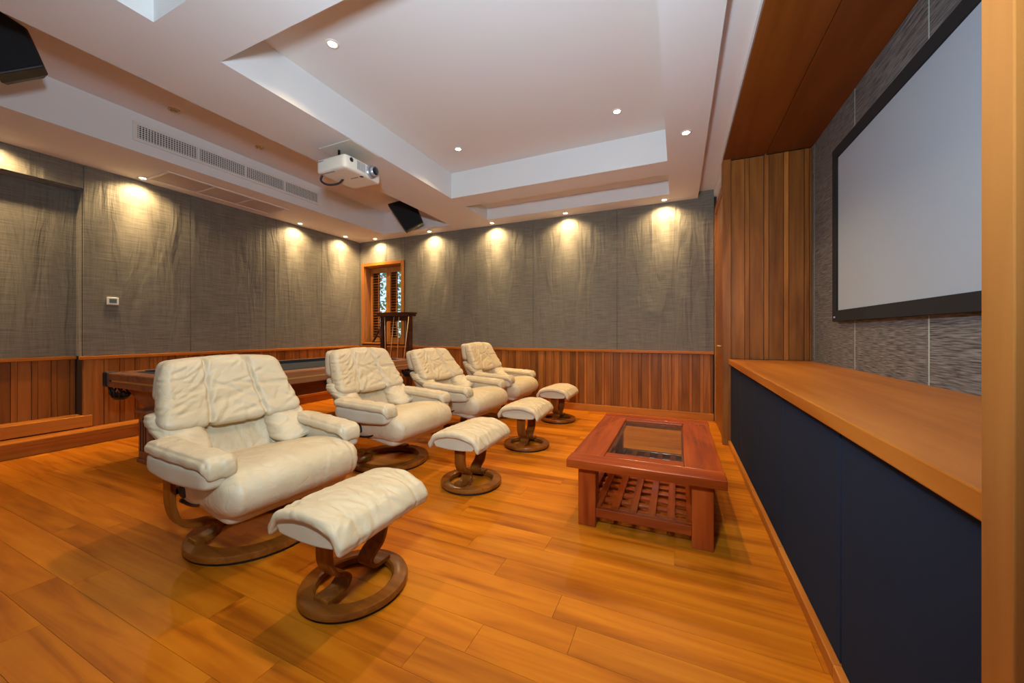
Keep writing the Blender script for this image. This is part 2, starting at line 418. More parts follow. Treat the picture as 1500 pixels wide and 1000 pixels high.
boards(WL, 'y', XN-.02, 1, .45, NY-.01, .27, .865)
# trims of the left wall
tag(box('trim_1', XL-.02, XL+.035, NY-.03, YB-.03, .865, .90, 'trim_y', None, .004), kind='structure')
tag(box('trim_2', XN-.015, XN+.02, YF+.01, NY-.005, .865, .90, 'trim_y', None, .004), kind='structure')
tag(box('trim_3', XL-.03, XL+.012, NY-.002, NY+.066, .14, .865, 'trim_z', None, .003), kind='structure')
tag(box('trim_4', XN-.01, XL+.02, YF+.01, NY+.06, .155, .275, 'trim_y', None, .006), kind='structure')
bl = MB(); bl.box(XL-.02, -5.50, YF+.01, YB-.03, .10, .145); bl.box(XL-.02, -5.515, YF+.01, YB-.03, 0, .10)
tag(bl.build('baseboard_left', 'trim_y', None, .005), kind='structure')

# back wall with the window opening
WX0, WX1, WZ0, WZ1 = -5.62, -4.70, .96, 2.44
wb_ = MB()
wb_.box(XN-.2, WX0, YB+.03, YB+.30, 0, 3); wb_.box(WX1, XR+.3, YB+.03, YB+.30, 0, 3)
wb_.box(WX0, WX1, YB+.03, YB+.30, 0, WZ0); wb_.box(WX0, WX1, YB+.03, YB+.30, WZ1, 3)
WBK = tag(wb_.build('wall_back', 'gap'), kind='structure')
xs = [-4.62, -3.34, -2.08, -.795, .43]
for a, b in zip(xs, xs[1:]): box('fabric_panel', a+.002, b-.002, YB, YB+.03, .905, ZC+(.09 if b > .3 else 0), 'fab', WBK, .004)
p = MB(); p.box(XL, -4.623, YB, YB+.03, 2.50, ZC); p.box(XL, -5.685, YB, YB+.03, .905, 2.50)
p.build('fabric_panel', 'fab', WBK)
boards(WBK, 'x', YB+.025, -1, XL+.02, .415, .085, .868)
tag(box('trim_5', XL+.036, .425, YB-.04, YB+.02, .868, .905, 'trim_x', None, .004), kind='structure')
tag(box('baseboard_back', XL+.25, .425, YB-.022, YB+.02, 0, .095, 'trim_x', None, .004), kind='structure')

# window_1: casing, deep reveal, louvred shutters
W1 = tag(empty('window_1', ((WX0+WX1)/2, YB+.1, WZ0)), kind='structure')
def wpart(nm, x0, x1, y0, y1, z0, z1, mat, par=None, bev=.003):
    m = MB().box(x0-W1.location.x, x1-W1.location.x, y0-W1.location.y, y1-W1.location.y, z0-W1.location.z, z1-W1.location.z)
    return m.build(nm, mat, par or W1, bev)
for (x0, x1) in ((WX0-.06, WX0), (WX1, WX1+.06)): wpart('casing', x0, x1, YB-.015, YB+.03, WZ0-.03, WZ1+.06, 'trim_z')
wpart('casing_head', WX0, WX1, YB-.015, YB+.03, WZ1, WZ1+.06, 'trim_x')
wpart('reveal', WX0, WX0+.012, YB+.03, YB+.30, WZ0, WZ1, 'trim_z'); wpart('reveal', WX1-.012, WX1, YB+.03, YB+.30, WZ0, WZ1, 'trim_z')
wpart('reveal_head', WX0+.012, WX1-.012, YB+.03, YB+.30, WZ1-.012, WZ1, 'trim_x')
wpart('window_sill', WX0, WX1, YB-.03, YB+.30, WZ0-.03, WZ0, 'trim_x')
SY = YB+.16; mid = (WX0+WX1)/2
for (x0, x1) in ((WX0+.013, mid-.002), (mid+.002, WX1-.013)):
    fr = MB(); w0 = x0-W1.location.x; w1 = x1-W1.location.x; yy = SY-W1.location.y; h = WZ1-WZ0-.015
    fr.box(w0, w0+.05, yy, yy+.03, .002, h); fr.box(w1-.05, w1, yy, yy+.03, .002, h)
    fr.box(w0+.05, w1-.05, yy, yy+.03, .002, .10); fr.box(w0+.05, w1-.05, yy, yy+.03, h-.10, h)
    sh = fr.build('shutter', 'trim_z', W1, .002)
    lm = MB(); cs, sn = math.cos(.12), math.sin(.12)
    lw = (w1-.052)-(w0+.052)
    pr = [(-.026*cs, -.026*sn-.003), (.026*cs, .026*sn-.003), (.026*cs, .026*sn+.003), (-.026*cs, -.026*sn+.003)]
    lme = lm.prism(pr, 'x', 0, lw).mesh('louver'); lme.materials.append(M['trim_x'])
    k = 0; z = .13
    while z < h-.11:
        link('louver', lme, 'trim_x', sh, (w0+.052, yy+.015, z)); z += .052
    # rod
    MB().box((w0+w1)/2-.006, (w0+w1)/2+.006, yy-.026, yy-.016, .14, h-.13).build('tilt_rod', 'trim_z', sh)
for (x0, x1) in ((-5.60, -5.46), (-5.15, -5.01)): wpart('window_stile', x0, x1, YB+.235, YB+.262, WZ0, WZ1-.012, 'pool_d')
wpart('mullion', mid-.03, mid+.03, YB+.25, YB+.29, WZ0, WZ1-.012, 'trim_z')
for (x0, x1) in ((WX0+.012, mid-.03), (mid+.03, WX1-.012)): wpart('pane', x0, x1, YB+.268, YB+.272, WZ0, WZ1-.012, 'pane', None, 0)

# right side: stub wall with doorway beyond the niche, tiled screen wall, wooden niche lining
wr = MB()
wr.box(XR+.02, XR+.2, .76, 4.44, 0, 3); wr.box(.49, XR+.2, 4.44, 4.60, 0, 3.02)
wr.box(.46, .62, 4.60, YB+.02, 0, 3.02)
WR = tag(wr.build('wall_right', 'white'), kind='structure')
box('grout_bed', XR+.001, XR+.02, .74, 4.40, .80, 2.92, 'grout', WR)
tz = [.80, 1.28, 1.88, 2.48, 2.92]; ty = [.74, .86, 1.73, 2.60, 3.47, 4.34, 4.398]
for a, b in zip(ty, ty[1:]):
    for z0, z1 in zip(tz, tz[1:]):
        box('stone_tile', XR, XR+.012, a+.006, b-.006, z0+.0008, z1-.0008, 'stone', WR, .001, loc=(0, 0, 0))
# panelled end wall of the niche, boards facing the viewer
EP = tag(box('wall_panelled', .425, XR+.01, 4.418, 4.44, 0, 2.92, 'gap'), kind='structure')
boards(EP, 'x', 4.42, -1, .500, XR-.002, .883, 2.915, 'pan_z', .163, .122, .005)
tag(box('trim_6', .418, .494, 4.36, 4.46, 0, 2.918, 'pan_z', None, .003), kind='structure')       # far post
tag(box('trim_7', .432, .46, 4.46, 4.56, 0, 2.75, 'trim_z', None, .003), kind='structure')       # door casing
tag(box('trim_8', .432, .46, YB-.10, YB+.0, 0, 2.75, 'trim_z', None, .003), kind='structure')
tag(box('trim_9', .432, .46, 4.56, YB-.10, 2.65, 2.75, 'trim_y', None, .003), kind='structure')
D1 = tag(box('door_1', .442, .46, 4.565, YB-.105, .005, 2.645, 'pan_z', None, .003), kind='structure')
MB().tube([(.44, 4.68, 1.0), (.41, 4.68, 1.0), (.41, 4.80, 1.0)], .009).build('door_handle', 'brass', D1)
# niche soffit planks and near post
SO = tag(empty('ceiling_niche', (.8, 2.5, 2.92)), kind='structure')
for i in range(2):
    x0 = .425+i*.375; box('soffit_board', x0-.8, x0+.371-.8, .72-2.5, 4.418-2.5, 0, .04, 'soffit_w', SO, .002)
PN = tag(empty('wall_near_post', (.5, .6, 0)), kind='structure')
MB().box(-.075, .0, .153, .215, 0, 2.918).build('post', 'trim_z', PN, .002)
MB().box(.002, .70, .150, .19, 0, 2.918).build('post_board', 'trim_z', PN, .003)

# wall behind the camera
wf = MB(); wf.box(XN-.2, XR+.3, YF-.15, YF, 0, 3)
tag(wf.build('wall_front', 'white'), kind='structure')
tag(box('wall_right_near', XR, XR+.2, YF, .748, 0, 3, 'white'), kind='structure')

# ------------------------------------------------------------------ media cabinets and top
CX = .49; cy = [4.358, 3.79, 3.05, 2.30, 1.56, .82]
lab = ['navy fabric-fronted low cabinet beside the panelled end wall', 'second navy fabric-fronted cabinet from the panelled end wall',
       'middle one of the five navy fabric-fronted cabinets under the screen', 'fourth navy fabric-fronted cabinet from the panelled end wall',
       'navy fabric-fronted low cabinet at the end of the row beside the free-standing wooden post']
for i, (b, a) in enumerate(zip(cy, cy[1:])):
    e = tag(empty('low_cabinet', (CX, (a+b)/2, 0)), lab[i], 'cabinet', 'cabinets under the screen'); h = (b-a)/2
    MB().box(.025, .66, -h+.001, h-.001, .05, .828).box(.007, .025, -h+.0005, -h+.006, .055, .822).box(.007, .025, h-.006, h-.0005, .055, .822).build('body', 'velvet', e)
    MB().box(.0, .024, -h+.0065, h-.0065, .055, .822).build('door', 'navy', e, .001)
    MB().box(-.022, .03, -h, h, 0, .052).build('plinth', 'trim_y', e, .004)
tag(box('countertop', CX-.022, XR-.002, .80, 4.355, .829, .882, 'trim_y', None, .004), 'long orange teak countertop running under the screen', 'countertop')

# projection screen
SX = 1.128
ps = tag(empty('projection_screen', (SX, 2.6, 1.237)), 'large grey projection screen in a wide black velvet frame', 'screen')
y0, y1, z0, z1 = 1.45-2.6, 3.762-2.6, 0, 1.36; fw = .085
MB().box(.012, .030, y0+.03, y1-.03, z0+.03, z1-.03).build('screen_surface', 'screen', ps)
f = MB()
for (a, b, d, e) in ((y0, y1, z0, z0+fw), (y0, y1, z1-fw, z1), (y0, y0+fw, z0+fw, z1-fw), (y1-fw, y1, z0+fw, z1-fw)): f.box(0, .04, a, b, d, e)
f.build('frame', 'velvet', ps, .003)
lg = MB()
for k in range(3): lg.box(-.002, .001, y1-.062+k*.011, y1-.055+k*.011, .028, .040)
lg.build('maker_mark', 'white_t', ps)

# ------------------------------------------------------------------ coffee table
ct = tag(empty('coffee_table', (-.188, 2.835, 0)), 'low reddish hardwood coffee table with glass inset and lattice shelf', 'coffee table')
hx, hy = .418, .690
def cb(nm, x0, x1, y0, y1, z0, z1, mat, bev=.004, par=None): return MB().box(x0, x1, y0, y1, z0, z1).build(nm, mat, par or ct, bev)
gx0, gx1, gy0, gy1 = -.222, .222, -.465, .475
cb('end_board', -hx, hx, -hy, -hy+.135, .352, .402, 'red_x'); cb('end_board', -hx, hx, hy-.135, hy, .352, .402, 'red_x')
cb('side_board', -hx+.004, gx0, -hy+.136, hy-.136, .354, .401, 'red_y'); cb('side_board', gx1, hx-.004, -hy+.136, hy-.136, .354, .401, 'red_y')
cb('inner_board', gx0+.001, gx1-.001, -hy+.136, gy0, .354, .401, 'red_x'); cb('inner_board', gx0+.001, gx1-.001, gy1, hy-.136, .354, .401, 'red_x')
cb('glass_panel', gx0+.002, gx1-.002, gy0+.002, gy1-.002, .386, .394, 'glass', 0)
gl = MB()
for (a, b, d, e) in ((gx0, gx1, gy0, gy0+.012), (gx0, gx1, gy1-.012, gy1), (gx0, gx0+.012, gy0, gy1), (gx1-.012, gx1, gy0, gy1)): gl.box(a, b, d, e, .355, .385)
gl.build('glass_ledge', 'red_y', ct)
for sx in (-1, 1):
    for sy in (-1, 1):
        x, yv = sx*.308, sy*.582
        cb('leg', x-.052, x+.052, yv-.052, yv+.052, 0, .352, 'red_z')
cb('shelf_rail', -.256, .256, -.632, -.598, .062, .115, 'red_x'); cb('shelf_rail', -.256, .256, .598, .632, .062, .115, 'red_x')
cb('shelf_side', -.345, -.305, -.53, .53, .062, .115, 'red_y'); cb('shelf_side', .305, .345, -.53, .53, .062, .115, 'red_y')
for k in range(6):
    x = -.255+k*.102; cb('long_slat', x-.021, x+.021, -.598, .598, .094, .114, 'red_y', .002)
for k in range(11):
    yv = -.53+k*.106; cb('cross_slat', -.305, .305, yv-.021, yv+.021, .076, .0935, 'red_x', .002)

# ------------------------------------------------------------------ recliner chairs and footstools
def ring_base(parent, R, r, h, nm='base_ring'):
    pr = [(r, .012), (R-.008, .012), (R, .018), (R, h-.012), (R-.004, h-.004), (R-.013, h), (r+.008, h), (r, h-.007)]
    o = MB().lathe(pr, 72, closed=True).build(nm, 'walnut_x', parent); es = o.modifiers.new('split', 'EDGE_SPLIT'); es.split_angle = math.radians(28)
    MB().lathe([(R-.05, 0), (R-.012, 0), (R-.012, .0118), (R-.05, .0118)], 48, closed=True).build('glide_ring', 'black', parent)
def scroll_leg(parent, pts, wd, th, x0, mat='walnut_z'):
    """bent laminated ribbon: path in (y,z), width along x"""
    P = catmull([(0, p[0], p[1]) for p in pts], 7); n = len(P); v = []; L = []
    for i, p in enumerate(P):
        d = (P[min(i+1, n-1)]-P[max(i-1, 0)]).normalized(); nn = Vector((0, -d.z, d.y))*th/2; L.append((p+nn, p-nn))
    for a, b in L: v += [(x0, a.y, a.z), (x0+wd, a.y, a.z), (x0+wd, b.y, b.z), (x0, b.y, b.z)]
    f = [(0, 1, 2, 3), tuple((n-1)*4+k for k in (3, 2, 1, 0))]
    for i in range(n-1):
        for k in range(4): f.append((i*4+k, i*4+(k+1) % 4, (i+1)*4+(k+1) % 4, (i+1)*4+k))
    m = MB(); m.add(v, f, False); return m.build('leg', mat, parent, .004)

def make_recliner():
    R = empty('recliner_chair')
    ring_base(R, .335, .245, .052)
    for s in (-1, 1):
        pts = [(s*.372, .50), (s*.374, .38), (s*.368, .27), (s*.335, .185), (s*.27, .150), (s*.205, .138), (s*.170, .108), (s*.185, .070), (s*.235, .058), (s*.285, .060)]
        scroll_leg(R, pts, .085, .024, -.125)
    # mechanism under the seat
    m = MB(); m.box(-.20, .20, -.25, .25, .285, .315); m.box(-.13, -.09, -.375, .375, .325, .355); m.box(-.16, -.06, -.10, .10, .24, .29)
    m.build('mechanism', 'metal_d', R, .004)
    m = MB(); m.tube(catmull([(.255, -.335, .46), (.245, -.345, .41), (.18, -.345, .345), (.08, -.34, .31), (-.06, -.335, .30)], 5), .010, 8)
    m.build('side_bar', 'metal_d', R)
    k = MB(); k.tube([(0.03, -.325, .375), (0.03, -.335, .375), (0.03, -.362, .375), (.03, -.37, .375)], .03, 18, [.026, .036, .036, .026]); k.build('knob', 'black', R)
    PV = Vector((-.16, 0, .42))       # recline pivot: back parts are authored around it
    # seat: crest near the front, falling to the rear, rolled over the front edge
    def wseat(x, y, z):
        t = (x+.375)/.75                                 # 0 rear .. 1 front
        fl = 1-.17*(1-smooth01(t/.5))                    # narrower between the arms
        e = max(0, (t-.70)/.30)
        c0 = .352+.052*smooth01(t/.8)-.030*e*e
        dome = .016*(1-(y/.36)**2) if z > 0 else 0
        return (x+.095-.022*(y/.36)**2+.018*z/.1*e, y*fl, c0+z*(.78+.30*smooth01(t/.75))+dome)
    c_seat = creaser(5, 46, .36, .36, .25, .55)
    def sseat(x, y, z):
        k = .0016*math.sin(y*90+x*7)*smooth01((x-.10)/.2)*smooth01((abs(y)-.12)/.15)
        return (groove(abs(y), .285, .007, .006) if z > -.05 and x > -.1 else 0)+k+c_seat(x-z*.8, y)
    cushion('seat_cushion', (.375, .365, .100), (.135, .070, .098), wseat, 'leather', R, (54, 62, 16), .0035, (4, 7, 4), sseat, seed=1)
    def wside(x, y, z):
        return (x+.045, y, .335+z-.030*smooth01((x)/.3)+.02*smooth01(-x/.3))
    cushion('seat_base', (.335, .322, .060), (.07, .03, .045), wside, 'leather2', R, (16, 16, 6), 0)
    # back.  s runs up the back (0..1)
    def spine(s):
        x = -.175-.235*s-.03*math.sin(s*math.pi); z = .40+.60*s
        return x, z
    def wlum(x, y, z):
        s = (z+.22)/.44*.56
        cx, cz = spine(s)
        return (cx-.060+x+.035*(y/.25)**2-PV.x, y*(.93+.2*s), cz-PV.z)
    c_lum = creaser(9, 26, .24, .22, 1.4, .35)
    def slum(x, y, z): return (.0022*math.sin(y*46+z*12)+c_lum(y, z) if x > 0 else 0)
    cushion('lumbar_cushion', (.066, .255, .235), (.05, .05, .06), wlum, 'leather', R, (8, 44, 40), .0035, (7, 12, 3), slum, PV, seed=2)
    for s in (-1, 1):
        def wwing(x, y, z, s=s):
            # soft panel between lumbar and arm: lies in the back, its foot folds forward onto the arm
            t = (z+.18)/.36
            cx, cz = spine(.10+t*.42)
            fwd = .105*(1-smooth01(t*1.1))
            yy = s*(.262+.022*smooth01(t))+y*(.84+.16*t)
            out = s*y/.115
            return (cx+.006+fwd*(1+.25*out)+x*(1+.25*(1-t))-PV.x+.018*(1-abs(y)/.115), yy, cz+.006-PV.z+.02*out*(1-t))
        c_w = creaser(21+s, 16, .11, .17, .6*s, .6, (.03, .08))
        def swing(x, y, z, s=s, c_w=c_w):
            return c_w(y, z)+.0025*math.sin(z*60+s*y*36+x*10)+groove(z, .015+.45*y*s, .008, .007)+groove(z, -.06+.35*y*s, .009, .006)
        cushion('side_wing', (.064, .122, .185), (.052, .060, .075), wwing, 'leather', R, (10, 24, 34), .004, (9, 9, 7), swing, PV, seed=3+s)
    def whead(x, y, z):
        t = (z+.21)/.42
        cx, cz = spine(.395+t*.615)
        tt = max(0, t)
        hw = 1.09-.215*tt**1.2
        low = -.026*(1-(y/.35)**2)*(1-t)
        top = -.018*(y/.35)**2*t
        belly = .034*smooth01(1-t)
        return (cx+.012+belly+x*(1.12-.3*tt)+.035*(y/.36)**2-.018*t-PV.x, y*hw, cz+low+top-PV.z)
    c_head = creaser(14, 44, .34, .2, .35, .7)
    def shead(x, y, z):
        if x < 0: return 0
        ay = abs(y); c0 = .128+.05*max(0, -z)                         # seams spread toward the lower edge
        k = groove(ay, c0, .009, .026)
        fan = .0042*math.sin((z*60+(ay-c0)*95))*math.exp(-((ay-c0)/.05)**2)     # puckers along each seam
        fold = groove(z+.10*(ay-.1), .02, .012, .005)*smooth01((ay-.14)/.05)+groove(z-.35*y-.02, -.06, .014, .006)*(1-smooth01((ay-.10)/.03))
        return k+fan+fold+c_head(y, z)
    cushion('headrest', (.070, .350, .213), (.060, .055, .062), whead, 'leather', R, (10, 76, 50), .004, (5, 5, 9), shead, PV, seed=6)
    def wsh(x, y, z):
        s = (z+.235)/.47*.59
        cx, cz = spine(s); return (cx-.118+x+.04*(y/.3)**2-PV.x+.03*(1-s), y*(.95+.11*s), cz-PV.z)
    cushion('back_shell', (.058, .325, .235), (.045, .04, .05), wsh, 'leather2', R, (6, 18, 18), 0, loc=PV)
    def wsh2(x, y, z):
        t = max(0, (z+.17)/.34); s = .60+t*.385
        cx, cz = spine(s); return (cx-.072+x+.04*(y/.33)**2-PV.x, y*(1.05-.13*t**1.4), cz-PV.z)
    cushion('head_shell', (.062, .322, .172), (.05, .05, .06), wsh2, 'leather2', R, (6, 18, 12), 0, loc=PV)
    # arms: stiff lower box and a soft pad draped over it, folded down at the front
    for s in (-1, 1):
        def warm(x, y, z, s=s):
            t = (x+.28)/.56
            return (x+.085, s*(.378-.022*smooth01(t)**1.5)+y*(1-.10*t), .508-.018*t+z-(.020*math.sin(math.pi*max(0, min(1, t))) if z < 0 else 0))
        cushion('armrest', (.275, .062, .046), (.05, .04, .022), warm, 'leather2', R, (20, 8, 6), 0)
        def wpad(x, y, z, s=s):
            t = (x+.30)/.60; e = smooth01((t-.88)/.12)
            return (x+.095-.015*e, s*(.370-.026*smooth01(t)**1.5)+y*(1-.06*t), .572-.026*t+z*(1+.5*e)-.032*e+.010*math.cos(y*16))
        c_p = creaser(31+s, 16, .29, .07, .5, .7, (.02, .05))
        def spad(x, y, z, c_p=c_p):
            return c_p(x, y)+.0016*math.sin(x*44+y*50)+groove(abs(y), .066, .006, .004)+groove(x, .262, .006, .006)
        cushion('arm_pad', (.295, .076, .034), (.045, .035, .030), wpad, 'leather', R, (40, 18, 8), .004, (9, 9, 9), spad, seed=8+s)
    return R
def make_stool():
    R = empty('footstool')
    ring_base(R, .230, .162, .046)
    for s in (-1, 1):
        pts = [(s*.158, .345), (s*.160, .26), (s*.155, .195), (s*.130, .145), (s*.085, .118), (s*.062, .090), (s*.080, .060), (s*.125, .050), (s*.180, .052)]
        scroll_leg(R, pts, .085, .020, -.042)
    RA, TM = .40, math.radians(32.5)
    def wtop(x, y, z):
        th = x/.24*TM; rr = RA+z
        e = smooth01((abs(x)-.17)/.07)
        return (rr*math.sin(th)*(1-.03*e), y, .436-RA*(1-math.cos(th))+z*math.cos(th)-.030*e-(.012*e if z < 0 else 0)-.006*(y/.26)**4)
    c_st = creaser(3, 40, .23, .26, .1, .5)
    def stop(x, y, z):
        if z < 0: return 0
        return c_st(x, y)+groove(abs(y), .160+.012*math.sin(x*9), .006, .008)+.0018*math.sin(x*58+y*7)*smooth01((abs(x)-.06)/.1)
    cushion('top_cushion', (.240, .268, .023), (.022, .022, .0215), wtop, 'leather', R, (46, 54, 8), .004, (5, 8, 5), stop, seed=12)
    b = MB(); n = 14; top = []; bot = []
    for k in range(n+1):
        th = -TM*.86+2*TM*.86*k/n; r2 = RA-.020
        top.append((r2*math.sin(th), .436-RA+r2*math.cos(th)))
    x0 = top[0][0]
    bot = [(-q*abs(x0),   .322+.014*q*q) for q in [-1+2*k/n for k in range(1, n)]]
    b.prism(top+bot, 'y', -.248, .248); b.build('seat_board', 'leather2', R, .006, seg=2)
    return R

chairs = [((-2.215, 1.365), -4, 0), ((-2.36, 2.60), -3, 0), ((-2.28, 3.66), -4, -9), ((-2.31, 4.78), -3, 0)]
clab = ['cream leather recliner at the open end of the row, fourth from the panelled back wall',
        'cream leather recliner, third in the row from the panelled back wall',
        'cream leather recliner with further tilted back, second from the panelled back wall',
        'cream leather recliner standing closest to the panelled back wall']
src = make_recliner()
for i, ((x, yv), rz, tilt) in enumerate(chairs):
    o = src if i == 0 else copy_tree(src)
    o.location = (x, yv, 0); o.rotation_euler = (0, 0, math.radians(rz))
    tag(o, clab[i], 'recliner', 'row of cream recliners')
    if tilt:
        for chd in o.children:
            if chd.name.split('.')[0] in ('lumbar_cushion', 'headrest', 'back_shell', 'head_shell', 'side_wing'): chd.rotation_euler = (0, math.radians(tilt), 0)
stools = [((-1.335, 1.245), 0), ((-1.44, 2.462), 0), ((-1.405, 3.51), 2), ((-1.44, 4.71), 0)]
slab = ['cream leather footstool at the open end of the row, fourth from the panelled back wall',
        'cream leather footstool, third in the row from the panelled back wall',
        'cream leather footstool, second in the row from the panelled back wall',
        'cream leather footstool standing closest to the panelled back wall']
src = make_stool()
for i, ((x, yv), rz) in enumerate(stools):
    o = src if i == 0 else copy_tree(src)
    o.location = (x, yv, 0); o.rotation_euler = (0, 0, math.radians(rz)); tag(o, slab[i], 'footstool', 'row of cream footstools')

# ------------------------------------------------------------------ pool table
PX0, PX1, PY0, PY1 = -4.80, -3.34, 1.58, 4.20
pt = tag(empty('pool_table', ((PX0+PX1)/2, (PY0+PY1)/2, 0)), 'dark wooden pool table with blue-black cloth and brass-lined rails', 'pool table')
px, py = (PX1-PX0)/2, (PY1-PY0)/2; RW = .14
def rail(nm, x0, x1, y0, y1, ax):
    r = MB().box(x0, x1, y0, y1, .655, .785).build(nm, 'pool_w', pt, .012)
    return r
g = .07
for s in (-1, 1):
    a, b = (-px, -px+RW) if s < 0 else (px-RW, px)
    rail('side_rail', a, b, -py+g, -.07, 'y'); rail('side_rail', a, b, .07, py-g, 'y')
    a2, b2 = (-py, -py+RW) if s < 0 else (py-RW, py)
    rail('end_rail', -px+g, px-g, a2, b2, 'x')
    xo = -px-.003 if s < 0 else px-.001
    for (q0, q1) in ((-py+.14, -.10), (.10, py-.14)): MB().box(xo, xo+.004, q0, q1, .708, .722).build('brass_strip', 'brass', pt)
    yo = -py-.003 if s < 0 else py-.001
    MB().box(-px+.16, px-.16, yo, yo+.004, .708, .722).build('brass_strip', 'brass', pt)
    MB().box(-px+.115, -px+.145, yo, yo+.004, .706, .724).build('keyhole_plate', 'black', pt)
    # cushions
    a3 = s*(px-RW-.022); MB().box(a3-.022, a3+.022, -py+RW+.09, -.08, .745, .79).build('cushion_rubber', 'cloth', pt, .008)
    MB().box(a3-.022, a3+.022, .08, py-RW-.09, .745, .79).build('cushion_rubber', 'cloth', pt, .008)
    a3 = s*(py-RW-.022); MB().box(-px+RW+.09, px-RW-.09, a3-.022, a3+.022, .745, .79).build('cushion_rubber', 'cloth', pt, .008)
MB().box(-px+RW-.01, px-RW+.01, -py+RW-.01, py-RW+.01, .70, .752).build('playing_bed', 'cloth', pt)
for sx in (-1, 1):
    for sy in (-1, 0, 1):
        cx, cyy = sx*(px-.035), sy*(py-.035)
        m = MB()
        if sy: m.box(cx-.045, cx+.045, cyy-.045, cyy+.045, .655, .792)
        else: m.box(cx-.045, cx+.045, -.068, .068, .655, .792)
        m.build('pocket_casting', 'black', pt, .015)
        n = MB()
        for k in range(10):        # leather net of the pocket
            a = 2*math.pi*k/10; bx, by = cx-sx*.05, cyy-sy*.05
            n.tube([(bx+.075*math.cos(a), by+.075*math.sin(a), .66), (bx+.072*math.cos(a+.3), by+.072*math.sin(a+.3), .60), (bx+.05*math.cos(a), by+.05*math.sin(a), .555), (bx+.02*math.cos(a), by+.02*math.sin(a), .535)], .008, 6)
            n.tube([(bx+.073*math.cos(a), by+.073*math.sin(a), .60), (bx+.06*math.cos(a+.5), by+.06*math.sin(a+.5), .575), (bx+.073*math.cos(a+.63), by+.073*math.sin(a+.63), .60)], .008, 6)
        n.lathe([(.0, .53), (.045, .535), (.06, .56)], 14, (bx, by, 0)); n.build('pocket_net', 'metal_d', pt)
# tapered cabinet under the rails
v = [(-px+.13, -py+.09, .655), (px-.13, -py+.09, .655), (px-.13, py-.09, .655), (-px+.13, py-.09, .655),
     (-px+.45, -py+.12, .46), (px-.45, -py+.12, .46), (px-.45, py-.12, .46), (-px+.45, py-.12, .46)]
MB().add(v, [(0, 1, 2, 3), (7, 6, 5, 4), (0, 4, 5, 1), (1, 5, 6, 2), (2, 6, 7, 3), (3, 7, 4, 0)]).build('apron', 'pool_w', pt, .006)
for sx in (-1, 1):
    for sy in (-1, 1):
        x, yv = sx*(px-.505), sy*(py-.165)
        L = MB(); L.box(x-.085, x+.085, yv-.085, yv+.085, .035, .44)
        lg = L.build('leg', 'pool_w', pt, .006)
        MB().box(x-.105, x+.105, yv-.105, yv+.105, .44, .47).build('leg_cap', 'pool_w', lg, .006)
        MB().box(x-.095, x+.095, yv-.095, yv+.095, 0, .035).build('leg_foot', 'pool_w', lg, .006)
        fl_ = MB()
        for k in (-1, 0, 1):
            h = .40 if k == 0 else .36
            fl_.box(x+k*.042-.009, x+k*.042+.009, yv-.0865, yv-.0845, .10, h); fl_.box(x+k*.042-.009, x+k*.042+.009, yv+.0845, yv+.0865, .10, h)
            fl_.box(x-.0865, x-.0845, yv+k*.042-.009, yv+k*.042+.009, .10, h); fl_.box(x+.0845, x+.0865, yv+k*.042-.009, yv+k*.042+.009, .10, h)
        fl_.build('flutes', 'gap', lg)

# ------------------------------------------------------------------ cue rack, cues, triangle
cr = tag(empty('cue_rack', (-4.60, 5.22, 0)), 'dark wooden floor rack holding pool cues below the shuttered window', 'cue rack')
MB().prism([(-.36, 1.44), (.36, 1.44), (.36, 1.475), (.385, 1.485), (.385, 1.51), (-.385, 1.51), (-.385, 1.485), (-.36, 1.475)], 'y', -.10, .10).build('cornice', 'pool_d', cr, .004)
for s in (-1, 1):
    MB().prism([(s*.325, .10), (s*.265, .10), (s*.265, 1.33), (s*.23, 1.40), (s*.23, 1.44), (s*.325, 1.44)], 'y', -.05, .05).build('upright', 'pool_d', cr, .004)
MB().box(-.235, .235, -.035, .035, 1.36, 1.44).build('cue_rest', 'pool_d', cr, .004)
MB().box(-.37, .37, -.13, .13, .0, .06).build('base', 'pool_d', cr, .006)
MB().box(-.33, .33, -.10, .10, .06, .10).build('base_step', 'pool_d', cr, .006)
cl = ['leftmost', 'x', 'y', 'z']
cues = [(-.215, -.10, -.16, .08, 'pool cue resting beside the window-side upright of the rack'),
        (-.005, -.10, -.13, .08, 'pool cue leaning slightly in the middle of the rack'),
        (.11, -.10, .06, .08, 'nearly upright pool cue in the middle of the rack'),
        (.40, -.12, .20, .09, 'slanting pool cue leaning outside the rack upright')]
for (xt, yt, xb, yb2, lb) in cues:
    top = Vector((xt if xt > .3 else xt, -.145 if xt > .3 else -.055, 1.425)); bot = Vector((xb, -.075 if xt < .3 else -.15, .102 if xt < .3 else .002))
    e = tag(empty('pool_cue', (-4.60+bot.x, 5.22+bot.y, bot.z)), lb, 'pool cue', 'pool cues in the rack')
    d = top-bot; m = MB(); m.tube([d*.35, d*.995], .007, 8, [.010, .006]); m.build('shaft', 'cue_l', e)
    m = MB(); m.tube([d*0, d*.35], .013, 8, [.015, .0105]); m.build('butt', 'pool_w', e)
    m = MB(); m.tube([d*.995, d], .006, 8); m.build('ferrule', 'ivory', e)
tr = MB(); A, Bq, Cq = (-.15, 0), (.15, 0), (0, .265)
for (p, q) in ((A, Bq), (Bq, Cq), (Cq, A)):
    p, q = Vector((p[0], 0, p[1])), Vector((q[0], 0, q[1])); d = (q-p).normalized(); nn = Vector((-d.z, 0, d.x))*.018
    m0 = [p, q, q+nn, p+nn]; vv = [Vector((t.x, -.022, t.z)) for t in m0]+[Vector((t.x, .022, t.z)) for t in m0]
    tr.add(vv, [(0, 1, 2, 3), (7, 6, 5, 4), (0, 4, 5, 1), (1, 5, 6, 2), (2, 6, 7, 3), (3, 7, 4, 0)])
